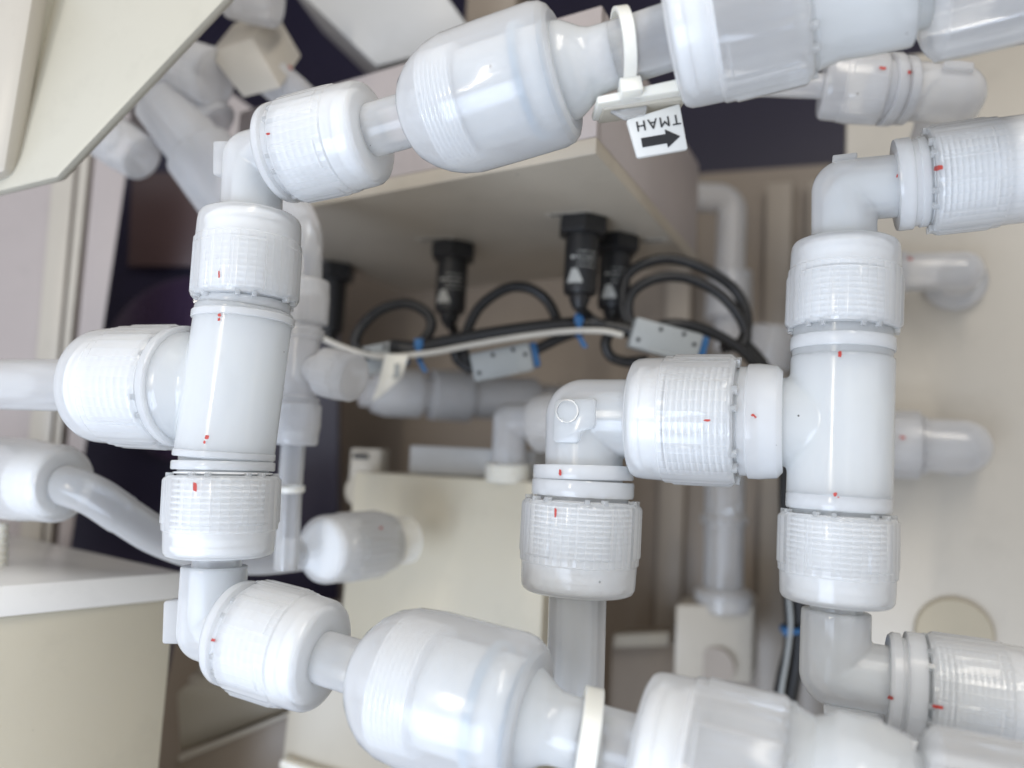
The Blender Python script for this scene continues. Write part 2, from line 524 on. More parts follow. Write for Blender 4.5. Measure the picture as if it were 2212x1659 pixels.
def reducing_union(label, p0, p1, outer, dome, rings, loc, thr, thr_r):
    u = thing('reducing_union', label, 'pipe union', loc, 'reducing unions on the front manifold')
    LX('union_shell', u, 'nut', p0, p1, outer, 96, sharp=24)
    LX('dome_reducer', u, 'dome', p0, p1, dome, 72, sharp=60)
    for x0, x1, r in rings:
        LX('seal_ring', u, 'ring', p0, p1, [(x0, r * .93), (x0, r), (x1, r), (x1, r * .93)], 72, closed=True)
    prof = []
    xa, xb, n = thr[0], thr[1], 8
    prof.append((xa, thr_r * .6))
    for i in range(n):
        s = (xb - xa) / n
        prof += [(xa + s * i, thr_r * .84), (xa + s * (i + .24), thr_r * .98), (xa + s * (i + .3), thr_r), (xa + s * (i + .55), thr_r), (xa + s * (i + .85), thr_r * .84)]
    prof.append((xb, thr_r * .6))
    LX('threaded_end', u, 'thread', p0, p1, prof, 64, sharp=20)
    return u
ru1 = reducing_union('bulky milky reducing union on the upper pipe, beside the TMAH tag', A(858, 270), A(1320, 121),
    [(888, 58), (891, 76), (901, 93), (920, 112), (944, 129), (970, 141), (1002, 149), (1088, 152), (1185, 154), (1204, 150), (1215, 141), (1221, 128), (1220, 105.5)],
    [(1020, 60), (1020, 108), (1150, 110), (1212, 108), (1235, 102), (1255, 89), (1272, 77), (1288, 71), (1305, 70), (1330, 70)],
    [(1196, 1204, 114), (1140, 1156, 128)], A(1075, 200), (948, 1020), 124)
tb = thing('straight_tube', 'clear tube stretch inside the loose ivory cable tie at the upper union', 'tube', A(1380, 102))
LP('tube_wall', tb, 'tube', A(1318, 121.5), A(1500, 62), [(0, 70), (1, 70)])

c2 = thing('nut_coupling', 'large blurred white coupling with ribbed nut at the upper right edge', 'pipe coupling', A(1700, 15))
q0, q1 = A(1440, 82), A(2350, -195)
nut(c2, A(1735, 0), A(1450, 80), 166, 72, ribs=30, phase=0.2)
LX('coupling_body', c2, 'body', q0, q1, [(1725, 90), (1725, 150), (1745, 160), (1790, 152), (1850, 160), (1935, 168), (1945, 168), (1955, 140), (1985, 140), (1985, 90)], 72)
c2b = thing('nut_coupling', 'blurred white nut body in the top right corner of the frame', 'pipe coupling', A(2150, -130))
LX('union_nut', c2b, 'nut', q0, q1, [(1986, 100), (1986, 196), (1998, 215), (2060, 222), (2200, 232), (2330, 240), (2330, 100)], 96,
   rf=lambda th, t: 1.0 + (0.008 if int(th * 36 / 6.2832 + .5) % 2 else -0.006))

# lower elbow of the front manifold
tb = thing('straight_tube', 'narrow clear tube neck below the bottom nut of the left tee', 'tube', A(466, 1230))
LP('tube_wall', tb, 'tube', A(474, 1150), A(459, 1330), [(0, 52), (1, 52)])
e2 = thing('elbow_fitting', 'clear socket elbow under the left tee with a ribbed nut turning right', 'pipe elbow', A(456, 1360))
elbow_body(e2, A(464, 1222), A(455, 1358), A(600, 1390), 70)
bore(e2, A(463, 1226), A(455, 1358), A(599, 1390), 50)
MB().box(A(378, 1385) - EY * .007, A(430, 1385) - A(378, 1385), EY * .016, A(381, 1292) - A(378, 1385)).build('raised_pad', 'elbow', e2, bevel=.0012)
LX('collar', e2, 'collar', A(495, 1361), A(570, 1382), [(506, 88), (506, 108), (513, 112), (523, 112), (527, 102), (537, 102), (537, 88)])
thread(e2, A(534, 1371), A(640, 1401), 106, 8)
nut(e2, A(540, 1373), A(700, 1419), 122, 58, phase=0.3)
tb = thing('straight_tube', 'short frosted tube between the lower elbow nut and the lower reducing union', 'tube', A(740, 1432))
LP('tube_wall', tb, 'tube', A(600, 1390), A(860, 1469), [(0, 57), (1, 57)])
ru2 = reducing_union('bulky milky reducing union on the lower pipe, nearest the bottom edge', A(752, 1438), A(1262, 1590),
    [(782, 58), (786, 80), (798, 102), (818, 126), (842, 146), (875, 160), (928, 168), (993, 170), (1100, 174), (1121, 170), (1139, 159), (1148, 144), (1148, 116)],
    [(930, 60), (930, 118), (1080, 121), (1135, 118), (1152, 108), (1170, 94), (1186, 82), (1204, 76), (1225, 75), (1262, 75)],
    [(1120, 1130, 124), (1050, 1068, 144)], A(960, 1500), (855, 940), 140)
tb = thing('straight_tube', 'clear tube stretch inside the loose white cable tie at the bottom edge', 'tube', A(1300, 1602))
LP('tube_wall', tb, 'tube', A(1258, 1589), A(1480, 1652), [(0, 74), (1, 74)])
c3 = thing('nut_coupling', 'large blurred bluish white coupling with nut along the bottom edge', 'pipe coupling', A(1550, 1672))
q0, q1 = A(1370, 1622), A(2350, 1885)
nut(c3, A(1690, 1712), A(1380, 1625), 187, 76, ribs=30, phase=0.6)
LX('coupling_body', c3, 'body', q0, q1, [(1690, 100), (1690, 188), (1718, 174), (1742, 167), (1774, 180), (1791, 192), (1882, 197), (1893, 190), (1952, 178), (1960, 152), (1978, 152), (1978, 100)], 72)
c3b = thing('nut_coupling', 'blurred bluish white nut body in the bottom right corner of the frame', 'pipe coupling', A(2150, 1830))
LX('union_nut', c3b, 'nut', q0, q1, [(1976, 100), (1980, 176), (1990, 200), (2005, 213), (2100, 221), (2212, 229), (2330, 238), (2330, 100)], 96,
   rf=lambda th, t: 1.0 + (0.008 if int(th * 36 / 6.2832 + .5) % 2 else -0.006))

# cable ties and tags on the front manifold
def tie_band(label, c, axis, r, w, head, hs, mat):
    o = thing('cable_tie', label, 'cable tie', c)
    a = axis.normalized()
    LP('strap', o, mat, c - a * w / 2, c + a * w / 2, [(0, r * .90), (0, r), (1, r), (1, r * .90)], 72, k=1.0, closed=True)
    u = (head - c); u = (u - a * u.dot(a)).normalized(); v = a.cross(u)
    MB().box(c + u * r * .94 - a * hs * .5 - v * hs * .45, a * hs, v * hs * .9, u * hs * .75).build('ratchet_head', mat, o, bevel=hs * .06)
    return o
ax1 = A(1380, 102) - A(1300, 127)
cT = A(1345, 108)
tie_band('loose ivory cable tie hanging around the upper clear tube', cT, ax1 + EY * ax1.length * .35, 88 * k_at(cT), 26 * k_at(cT), A(1395, 190), 46 * k_at(cT), 'tie')
ax2 = A(1300, 1602) - A(1220, 1578)
cB = A(1268, 1602)
tie_band('loose white cable tie around the lower clear tube at the bottom edge', cB, ax2 + EY * ax2.length * .25, 112 * k_at(cB), 40 * k_at(cB), A(1330, 1800), 50 * k_at(cB), 'tie')

dtag = dep(A(1400, 95))
pl = thing('tag_holder', 'ivory plate clipped edge-on under the upper tube above the TMAH tag', 'tag holder', P(1385, 205, dtag))
MB().prism([P(1289, 208, dtag), P(1480, 166, dtag * .985), P(1482, 194, dtag * .985), P(1292, 224, dtag)], FWD * .018).build('holder_plate', 'tie', pl, bevel=.0006)
MB().prism([P(1296, 226, dtag * 1.02), P(1482, 196, dtag * 1.005), P(1484, 214, dtag * 1.005), P(1304, 238, dtag * 1.02)], FWD * .014).build('backing_strip', 'cream_dark', pl, bevel=.0004)
MB().prism([P(1318, 238, dtag * 1.02), P(1400, 226, dtag * 1.015), P(1396, 246, dtag * 1.015), P(1352, 256, dtag * 1.02)], FWD * .003).build('clear_clip', 'tube', pl, bevel=.0006)

dl = dtag * 1.02
lab = thing('flow_tag', 'white square tag printed TMAH upside down with a black arrow to the right', 'tag', P(1418, 283, dl))
cn = [P(1353, 258, dl), P(1469, 222, dl), P(1487, 322, dl), P(1377, 341, dl)]
MB().prism(cn, FWD * .0025).build('tag_plate', 'tag', lab, bevel=.0008)
ux = (cn[2] - cn[3]).normalized()
nz = -FWD
uy = nz.cross(ux).normalized(); ux = uy.cross(nz).normalized()
kl = k_at(cn[0])
def flat_text(body, centre, size, xdir, ydir, mat, parent, name, sx=1.0):
    cu = bpy.data.curves.new(name, 'FONT'); cu.body = body; cu.size = size
    cu.align_x = 'CENTER'; cu.align_y = 'CENTER'; cu.extrude = 0.00008; cu.offset = 0.0; cu.space_character = 1.25
    tmp = bpy.data.objects.new(name, cu); COL.objects.link(tmp)
    dg = bpy.context.evaluated_depsgraph_get(); dg.update()
    me = bpy.data.meshes.new_from_object(tmp.evaluated_get(dg))
    bpy.data.objects.remove(tmp); bpy.data.curves.remove(cu)
    z = xdir.cross(ydir)
    rot = Matrix((xdir, ydir, z)).transposed().to_4x4()
    off = centre - parent.location
    me.transform(Matrix.Translation(off) @ rot @ Matrix.Diagonal((sx, 1, 1, 1)))
    me.materials.clear(); me.materials.append(M[mat])
    o = bpy.data.objects.new(name, me); COL.objects.link(o); o.parent = parent
    return o
flat_text('TMAH', P(1421, 265, dl) + nz * .0003, 31 * kl, -ux, -uy, 'ink', lab, 'lettering', 1.0)
ar0, wv = P(1386, 309, dl) + nz * .0003, uy * kl
axv = ux * kl
MB().prism([ar0 - wv * 10, ar0 + axv * 54 - wv * 10, ar0 + axv * 54 - wv * 20, ar0 + axv * 84, ar0 + axv * 54 + wv * 20, ar0 + axv * 54 + wv * 10, ar0 + wv * 10], FWD * .0002).build('printed_arrow', 'ink', lab)

# ================================================================== SECOND MANIFOLD (plane YB)
t2 = thing('tee_fitting', 'large milky white tee with its branch to the left, in front of the cream plate', 'pipe tee', B(1812, 930))
k2 = k_at(B(1812, 930))
mb = MB()
cyl(mb, B(1819, 772), B(1811, 1078), 107, k2)
cyl(mb, B(1812, 914), B(1660, 911), 98, k2)
cyl(mb, B(1672, 911), B(1640, 911), 118, k2)
remeshed(mb, 'tee_body', 'body', t2, 0.0006, 22)
LP('neck', t2, 'body', B(1820, 712), B(1818, 780), [(0, 102), (1, 102)])
ringband(t2, 'body', B(1819.6, 732), B(1819, 760), 107, 80)
LP('neck', t2, 'body', B(1811, 1070), B(1810, 1115), [(0, 101), (1, 101)])
ringband(t2, 'body', B(1811, 1068), B(1810.4, 1102), 108, 80)
LX('collar', t2, 'collar', B(1680, 911), B(1580, 909), [(1692, 90), (1692, 110), (1680, 122), (1640, 125), (1618, 124), (1614, 118), (1600, 118), (1596, 112), (1580, 112), (1580, 90)])
thread(t2, B(1820, 712), B(1824, 592), 100, 10)
thread(t2, B(1810, 1108), B(1808, 1236), 105, 11)
thread(t2, B(1590, 909), B(1445, 906), 119, 11)
nut(t2, B(1820, 713), B(1826, 524), 115, 65, phase=0.15)
nut(t2, B(1810, 1112), B(1806, 1303), 121, 56, phase=0.62)
nut(t2, B(1592, 909), B(1366, 903), 137, 84, phase=0.4)

e3 = thing('elbow_fitting', 'big clear elbow with a raised maker pad, at the centre of the second manifold', 'pipe elbow', B(1262, 902))
elbow_body(e3, B(1261, 1062), B(1262, 902), B(1440, 905), 83)
bore(e3, B(1261, 1061), B(1262, 902), B(1439, 905), 56)
def pad_shape(pts, parent, lift, thick, name='raised_pad', mat='elbow'):
    MB().prism([p - EY * lift for p in pts], EY * thick).build(name, mat, parent, bevel=.0005)
lift = 83 * k_at(B(1262, 902)) * .985
def Bf(x, y, dy): return on(x, y, 1, YB - dy)
outline = [(1204, 862), (1281, 860), (1287, 866), (1286, 915), (1283, 924), (1272, 927), (1262, 929), (1255, 936), (1252, 952), (1246, 958), (1199, 956), (1194, 950), (1198, 870)]
MB().prism([Bf(x, y, lift + .0008) for x, y in outline], EY * .006).build('raised_pad', 'body', e3, bevel=.0005)
cpad = Bf(1225, 888, lift + .0014)
LP('pad_ring', e3, 'body', cpad + EY * .001, cpad - EY * .0003, [(0, 22), (0, 26), (1, 25.5), (1, 22.5)], 40, closed=True)
ringband(e3, 'elbow', B(1260, 1006), B(1259.5, 1036), 108, 70)
ringband(e3, 'elbow', B(1259.5, 1038), B(1258, 1072), 110, 70)
LP('neck', e3, 'elbow', B(1259, 1060), B(1258, 1090), [(0, 98), (1, 98)])
thread(e3, B(1258, 1078), B(1252, 1212), 110, 12)
nut(e3, B(1257, 1082), B(1247, 1280), 127, 64, ribs=48, phase=0.9)
tb = thing('straight_tube', 'upright clear tube running down from the nut of the centre elbow', 'tube', B(1243, 1390))
LP('tube_wall', tb, 'tube', B(1250, 1200), B(1238, 1640), [(0, 62.5), (1, 62.5)])
LP('tube_bore', tb, 'tube', B(1250, 1201), B(1238, 1639), [(0, 44), (1, 44)])

e4 = thing('elbow_fitting', 'clear elbow above the second tee with its ribbed nut leaving to the right', 'pipe elbow', B(1825, 415))
elbow_body(e4, B(1823, 600), B(1823, 412), B(1960, 400), 66)
bore(e4, B(1823, 599), B(1823, 412), B(1959, 400), 44)
MB().box(B(1797, 356) - EY * .006 - EZ * .002, B(1850, 350) - B(1797, 356), EY * .012, EZ * .0035).build('raised_pad', 'elbow', e4, bevel=.0006)
LX('collar', e4, 'collar', B(1930, 402), B(2004, 392), [(1933, 60), (1933, 96), (1940, 98), (1966, 98), (1968, 92), (1980, 92), (1982, 96), (1998, 96), (1998, 60)])
thread(e4, B(2003, 393), B(2180, 370), 100, 14)
nut(e4, B(2006, 392), B(2275, 357), 117, 70, phase=0.55, skirt=0.55)
LX('neck', e4, 'elbow', B(1950, 400), B(2050, 387), [(1950, 88), (2050, 88)])

tb = thing('straight_tube', 'narrow clear tube neck below the bottom nut of the second tee', 'tube', B(1806, 1320))
LP('tube_wall', tb, 'tube', B(1808, 1240), B(1803, 1430), [(0, 55), (1, 55)])
e5 = thing('elbow_fitting', 'clear socket elbow below the second tee with its nut leaving to the right', 'pipe elbow', B(1803, 1455))
elbow_body(e5, B(1806, 1318), B(1802, 1452), B(1950, 1476), 72)
bore(e5, B(1805, 1352), B(1802, 1452), B(1949, 1476), 50)
LX('collar', e5, 'collar', B(1905, 1469), B(2000, 1485), [(1915, 60), (1915, 98), (1922, 104), (1940, 104), (1943, 96), (1950, 96), (1952, 110), (1990, 112), (1990, 60)])
LX('neck', e5, 'elbow', B(1950, 1476), B(2050, 1493), [(1960, 94), (2050, 94)])
MB().box(B(1778, 1516) - EY * .007 + EZ * .0010, B(1905, 1540) - B(1778, 1516), EY * .014, -EZ * .0035).build('raised_pad', 'elbow', e5, bevel=.0006)
thread(e5, B(1998, 1484), B(2180, 1514), 102, 14)
nut(e5, B(1999, 1485), B(2275, 1528), 119, 70, phase=0.2, skirt=0.6)

# ================================================================== CABINET AROUND THE MANIFOLDS
# mounting plate on the right
x0 = on(1828, 300, 1, YW).x
ztop = on(2050, 108, 1, YW).z
mp = thing('mounting_plate', 'tall cream plate at the right that carries small elbows and a round plug', 'plate', (x0, YW, -0.3))
MB().box((x0, YW, -0.70), (0.6, 0, 0), (0, .015, 0), (0, 0, ztop + .70)).build('plate_sheet', 'white', mp, bevel=.001)
def W(x, y, dy=0.0): return on(x, y, 1, YW - dy)
def panel_elbow(label, px, py, r, boss, left, dy):
    e = thing('panel_elbow', label, 'pipe elbow', W(px, py), 'small elbows on the cream plate')
    c = W(px, py, dy)
    base = Vector((c.x, YW, c.z))
    k = k_at(c)
    elbow_body(e, base, c, c - EX * left, r, 'rear', k, vox=.0008, smooth=5)
    LP('boss', e, 'rear', base - EY * .0001, base - EY * .008, [(0, boss), (.8, boss), (1, boss * .95)], 48, k=k)
    LP('collar', e, 'rear', c - EX * left * .55, c - EX * left * .62, [(0, r), (0, r * 1.12), (1, r * 1.12), (1, r)], 40, k=k)
    LP('union_nut', e, 'rear', c - EX * left * .65, c - EX * (left + .03), [(0, r), (0, r * 1.3), (.9, r * 1.3), (1, r * 1.1)], 48, k=k)
    return e
panel_elbow('small clear elbow with a broad round boss, right of the upper ribbed nut', 2080, 585, 42, 66, .055, .030)
panel_elbow('small frosted elbow on the cream plate, right of the body of the second tee', 2080, 965, 58, 62, .035, .024)
pg = thing('round_plug', 'flat beige round plug on the cream plate, above the lower right elbow nut', 'plug', W(2058, 1362))
LP('plug_disc', pg, 'disc', W(2058, 1368), W(2058, 1368) - EY * .006, [(0, 77), (.7, 77), (1, 74)], 64)
# fitting over the plate at upper right
u7 = thing('elbow_fitting', 'greyish frosted elbow with nut hanging behind the upper pipe at the right', 'pipe elbow', P(1950, 200, .37))
nut(u7, P(1905, 192, .37), P(1775, 185, .375), 74, 40, hi=False, ribs=28, mat='rear')
elbow_body(u7, P(1890, 192, .37), P(2062, 205, .37), P(2062, 205, .37) + EY * .05, 62, 'rear', vox=.0008, smooth=5)
LP('collar', u7, 'rear', P(1910, 193, .37), P(1930, 194, .37), [(0, 50), (0, 76), (1, 76), (1, 50)], 48)
LP('collar', u7, 'rear', P(1938, 195, .37), P(1958, 196, .37), [(0, 50), (0, 72), (1, 72), (1, 50)], 48)
MB().box(P(2040, 142, .355), P(2105, 150, .355) - P(2040, 142, .355), EY * .02, EZ * .0035).build('raised_pad', 'rear', u7, bevel=.0006)
tb = thing('straight_tube', 'bluish tube running left from the greyish elbow behind the upper pipe', 'tube', P(1720, 175, .38))
LP('tube_wall', tb, 'rear', P(1790, 187, .375), P(1500, 176, .385), [(0, 26), (1, 26)])

# sensor box
zu = P(1262, 486, .46).z
def U(x, y): return on(x, y, 2, zu)
cf, cl, cbk = U(1287, 332), U(640, 452), U(1505, 575)
ex_ = (cl - cf).normalized(); ey_ = (cbk - cf).normalized()
WB = (cl - cf).length + .06; DB = max((cbk - cf).length, .12)
hB = .062
bx = thing('sensor_box', 'white plastic box whose underside carries the black sensors', 'box', cf + ex_ * WB / 2 + ey_ * DB / 2)
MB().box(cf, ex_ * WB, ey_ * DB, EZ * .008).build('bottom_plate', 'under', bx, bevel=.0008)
MB().box(cf + ex_ * .0004 + ey_ * .0004 + EZ * .0082, ex_ * (WB - .001), ey_ * .006, EZ * hB).build('front_plate', 'lilac', bx, bevel=.0006)
MB().box(cf + ex_ * .0004 + ey_ * .0068 + EZ * .0082, ex_ * .006, ey_ * (DB - .0075), EZ * hB).build('side_plate', 'lilac', bx, bevel=.0006)

def sensor(label, x, ytop, ybot, r, d, marks=True):
    s = thing('level_sensor', label, 'sensor', U(x, ytop), 'black sensors under the white box')
    top = U(x, ytop)
    k = k_at(top)
    L = (ybot - ytop) * k
    o = lambda t: top - EZ * t * L
    LP('mounting_nut', s, 'black', o(0), o(.22), [(0, r * 1.3), (.15, r * 1.55), (.85, r * 1.55), (1, r * 1.4)], 6, k=k, sharp=20)
    LP('sensor_barrel', s, 'black', o(.2), o(.93), [(0, r), (.05, r), (.93, r), (1, r * .92)], 40, k=k)
    LP('cable_gland', s, 'black', o(.93), o(1.10), [(0, r * .62), (.4, r * .62), (1, r * .40)], 24, k=k)
    if marks:
        fr = frame(o(.2), o(.93)); _, a, u, w = fr
        rr = r * k * 1.01; LL = (o(.93) - o(.2)).length
        def sp(th, t, q=rr): return fr[0] + a * t * LL + (u * math.cos(th) + w * math.sin(th)) * q
        sg = 1 if w.dot(RIGHT) > 0 else -1
        m = MB()
        rows = [(0.86, -.95, .05), (.80, -.88, -.02), (.74, -.80, -.12), (.68, -.72, -.22), (.63, -.64, -.34)]
        vs, fs = [], []
        for t, a0, a1 in rows:
            for i in range(5):
                vs.append(sp(sg * lerp(a0, a1, i / 4), t))
        for i in range(len(rows) - 1):
            for j in range(4): fs.append((i * 5 + j, i * 5 + j + 1, i * 5 + j + 6, i * 5 + j + 5))
        m.add(vs, fs); m.build('printed_triangle', 'print', s)
        m = MB()
        rnd = random.Random(int(x))
        for row, t in enumerate((.34, .42, .50, .58)):
            th = -.30 if row != 1 else -.75
            while th < .75:
                wd = rnd.uniform(.05, .16)
                hh = .018 if row != 1 else .03
                m.add([sp(sg * th, t), sp(sg * (th + wd), t), sp(sg * (th + wd), t + hh), sp(sg * th, t + hh)], [(0, 1, 2, 3)])
                th += wd + rnd.uniform(.05, .12)
            if row == 1:
                pts = [sp(sg * (-.62 + .09 * math.cos(q)), .44 + .03 * math.sin(q)) for q in [i * .6283 for i in range(10)]]
                m.add(pts, [tuple(range(10))])
        m.build('fine_print', 'print', s)
    return o(1.08)
s1 = sensor('single black sensor left of the middle under the white box, above a cable loop', 981, 528, 690, 33, .475)
s2 = sensor('large front black sensor nearest the right corner of the white box underside', 1260, 472, 652, 36, .45)
s3 = sensor('black sensor half hidden behind the large one, at the coil of cables', 1331, 512, 682, 34, .50)
sensor('black sensor partly hidden behind the left tee, leftmost of the sensors', 722, 572, 730, 30, .53, False)
for i, (x, y) in enumerate(((1228, 462), (942, 516), (1395, 520))):
    lb = MB()
    c = U(x, y)
    lb.box(c - EX * .013 - EY * .003 - EZ * .0004, EX * .026, EY * .006, EZ * .0003)
    o = lb.build('sticker', 'white')
    tag(o, ['thin white sticker on the box underside above the large front sensor', 'thin white sticker on the box underside above the single left sensor', 'thin white sticker on the box underside above the cable coil'][i], 'sticker', 'stickers on the box underside')
    m = MB(); rnd = random.Random(i)
    xx = -.010
    while xx < .009:
        wd = rnd.uniform(.0012, .0025)
        m.box(c + EX * xx - EY * .0015 - EZ * .0006, EX * wd, EY * .003, EZ * .0002); xx += wd + .0009
    m.build('fine_print', 'ink', o)

# cables
def cable(label, pts, r, mat='cable', cat='cable', group='black sensor cables'):
    m = MB().sweep(spline([p if isinstance(p, Vector) else P(*p) for p in pts], 10), r, 14)
    return tag(m.build('sensor_cable' if mat == 'cable' else 'signal_wire', mat), label, cat, group)
RC = .0031
cable('black cable loop left of the single sensor, arching over a grey connector', [(800, 775, .47), (768, 745, .47), (782, 705, .47), (825, 668, .47), (880, 656, .47), (922, 676, .47), (932, 705, .47), (915, 735, .47), (890, 752, .468)], RC)
cable('black cable from the single sensor down into the middle grey connector', [s1, P(982, 716, dep(s1) * .985), (982, 750, .468), (990, 778, .465), (1020, 800, .463)], RC)
cable('tall black cable loop right of the single sensor', [(1025, 800, .465), (1004, 770, .465), (1006, 725, .468), (1035, 665, .47), (1090, 625, .47), (1140, 622, .47), (1180, 648, .47), (1202, 690, .468), (1200, 718, .465)], RC)
cable('thick black harness running right from the left connector to the right connector', [(845, 748, .462), (900, 752, .46), (960, 740, .46), (1060, 722, .458), (1160, 708, .456), (1250, 700, .455), (1310, 705, .455), (1365, 716, .453)], RC * 1.35)
cable('black cable dropping from the harness to the middle connector', [(1260, 712, .462), (1215, 728, .462), (1165, 752, .462), (1130, 772, .462)], RC)
cable('black cable leaving the large front sensor into the harness', [s2, P(1268, 682, .455), (1284, 694, .454), (1315, 706, .454), (1350, 708, .455)], RC)
cable('outer black cable loop of the coil at the right of the sensors', [(1362, 720, .46), (1345, 660, .462), (1352, 600, .465), (1395, 568, .465), (1455, 560, .465), (1530, 585, .463), (1590, 630, .462), (1614, 690, .46), (1600, 740, .458), (1560, 752, .456)], RC)
cable('inner black cable loop of the coil at the right of the sensors', [(1380, 730, .458), (1358, 680, .46), (1366, 632, .46), (1415, 602, .46), (1480, 600, .46), (1545, 628, .458), (1592, 675, .456), (1612, 720, .455), (1602, 748, .454)], RC)
cable('black cable passing over the right connector towards the lower right', [(1400, 712, .448), (1450, 700, .446), (1510, 708, .446), (1570, 735, .448), (1620, 775, .45), (1668, 850, .46), (1690, 960, .47), (1694, 1100, .48), (1700, 1250, .485), (1705, 1380, .485), (1688, 1460, .48), (1670, 1560, .475)], RC)
cable('second black cable beside it, hanging down at the edge of the cream plate', [(1606, 745, .455), (1650, 800, .46), (1690, 900, .475), (1708, 1040, .485), (1716, 1180, .49), (1726, 1320, .49), (1722, 1420, .488), (1704, 1520, .485), (1690, 1600, .48)], RC * 1.5)
cable('short black cable loop below the harness at the right connector', [(1320, 712, .462), (1308, 742, .462), (1320, 770, .462), (1355, 782, .462), (1400, 778, .46)], RC)
cable('thin white wire strung along the black harness below the sensors', [(690, 728, .47), (740, 750, .468), (800, 768, .465), (850, 770, .46), (930, 762, .452), (1020, 745, .45), (1120, 728, .449), (1220, 716, .448), (1300, 715, .448), (1345, 724, .448)], .0017, 'wire', 'wire', 'white wires')
cable('thin grey wire hanging between the black cables at the lower right', [(1704, 1290, .478), (1708, 1350, .478), (1700, 1420, .475), (1690, 1480, .47), (1680, 1560, .465)], .0013, 'conn', 'wire')

def connector(label, c, w, h, d, ang, dep_, end):
    o = thing('inline_connector', label, 'connector', P(c[0], c[1], d), 'grey cable connectors')
    k = KPX * d
    ctr = P(c[0], c[1], d)
    ca, sa = math.cos(ang), math.sin(ang)
    rx = (RIGHT * ca + UP * sa); ry = (UP * ca - RIGHT * sa)
    W_, H_ = w * k, h * k
    MB().box(ctr - rx * W_ / 2 - ry * H_ / 2, rx * W_, FWD * dep_, ry * H_).build('connector_shell', 'conn', o, bevel=.0012)
    m = MB()
    MB().box(ctr - rx * W_ * .25 - ry * H_ * .5 - FWD * .0008, rx * W_ * .5, FWD * .004, ry * H_ * .12).build('latch', 'conn', o, bevel=.0003)
    for sx, sy in ((-.4, -.22), (-.12, .3), (.22, .34), (.4, .1)):
        c0 = ctr + rx * W_ * sx + ry * H_ * sy
        LP('pin_hole', o, 'black', c0 - FWD * .0004, c0 + FWD * .001, [(0, 4.5), (1, 4.5)], 12)
    if end:
        e0 = ctr + rx * W_ * .5 * end + FWD * dep_ * .2 - ry * H_ * .42
        MB().box(e0, rx * W_ * .12 * end, FWD * dep_ * .6, ry * H_ * .9).build('end_cap', 'blue', o, bevel=.0015)
    return o
connector('grey connector under the left cable loop, partly behind a fitting', (812, 775), 108, 62, .468, .20, .014, 1)
connector('grey connector with blue end in the middle, below the tall cable loop', (1084, 782), 132, 62, .455, .20, .014, 1)
connector('grey connector tilted down to the right, above the ribbed branch nut', (1440, 735), 150, 66, .44, -.26, .014, 1)
for x, y, dd, lb in ((907, 757, .458, 'blue cable tie on the harness left of the middle connector'), (1249, 704, .452, 'blue cable tie on the harness below the large front sensor'), (1709, 1358, .482, 'blue cable tie on the hanging cables at the lower right')):
    o = thing('blue_tie', lb, 'cable tie', P(x, y, dd), 'blue cable ties')
    c = P(x, y, dd + .003); a = RIGHT if y < 1000 else UP
    LP('strap', o, 'blue', c - a * .0014, c + a * .0014, [(0, .0056), (0, .0066), (1, .0066), (1, .0056)], 28, k=1, closed=True)
    s = UP if y < 1000 else -RIGHT
    MB().box(c - FWD * .007 - a * .0025 + s * .001, a * .005, FWD * .0045, s * .0055).build('ratchet_head', 'blue', o, bevel=.0008)
    MB().box(c - FWD * .004 - a * .0012 - s * .006, a * .0028, FWD * .0012, -s * .0065 + a * .0035).build('tail', 'blue', o)
ft = thing('flag_tag', 'small ivory flag tag hanging from the white wire at the left', 'tag', P(843, 800, .45))
MB().prism([P(832, 764, .452), P(882, 768, .452), P(868, 815, .45), P(838, 842, .449), P(802, 870, .449), P(818, 826, .45)], FWD * .0018).build('tag_plate', 'tie', ft, bevel=.0004)
fx = (P(870, 800, .449) - P(862, 780, .449)).normalized()
MB().box(P(852, 785, .4488), RIGHT * .003, FWD * .0002, -UP * .006).box(P(850, 806, .4484), RIGHT * .004, FWD * .0002, -UP * .0012).box(P(848, 812, .4484), RIGHT * .004, FWD * .0002, -UP * .0012).build('fine_print', 'conn', ft)

# blurred pipe run behind the cables
rp = thing('pipe_run', 'blurred white pipe with nuts lying behind the cables and connectors', 'pipe', P(950, 850, .54))
q0, q1 = P(790, 845, .54), P(1230, 868, .60)
LX('pipe_wall', rp, 'rear', q0, q1, [(780, 34), (1230, 34)], 40)
LX('union_nut', rp, 'rear', q0, q1, [(805, 30), (805, 44), (830, 52), (905, 52), (905, 38), (930, 38), (930, 54), (1010, 56), (1016, 46), (1016, 30)], 48)
LX('sleeve', rp, 'rear', q0, q1, [(1016, 30), (1018, 46), (1150, 48), (1160, 30)], 48)

# pale back wall with shelves right of the sensor box
pw = thing('inner_wall', 'blurred pinkish beige inner wall with ribs behind the cable coil', 'wall panel', P(1560, 800, .74))
yb = P(1560, 700, .74).y
xa, xb = on(690, 900, 1, yb).x, on(1835, 900, 1, yb).x
zt, zb = on(1560, 372, 1, yb).z, -0.68
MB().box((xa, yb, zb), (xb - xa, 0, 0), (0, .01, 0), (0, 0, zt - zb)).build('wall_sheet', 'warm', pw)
for x in (1440, 1650, 1740):
    p = on(x, 800, 1, yb)
    MB().box((p.x, yb - .018, zb), (.022, 0, 0), (0, .0178, 0), (0, 0, zt - zb - .02)).build('wall_rib', 'rib', pw, bevel=.001)
po = thing('upright_post', 'blurred pale upright post right of the white sensor box', 'post', P(1452, 450, .62))
MB().box(P(1430, 560, .63), P(1474, 558, .63) - P(1430, 560, .63), EY * .02, EZ * (190 * KPX * .63)).build('post_body', 'lilac', po, bevel=.001)
ep = thing('elbow_pipe', 'blurred pale elbow pipe standing behind the cable coil', 'pipe', P(1580, 520, .66))
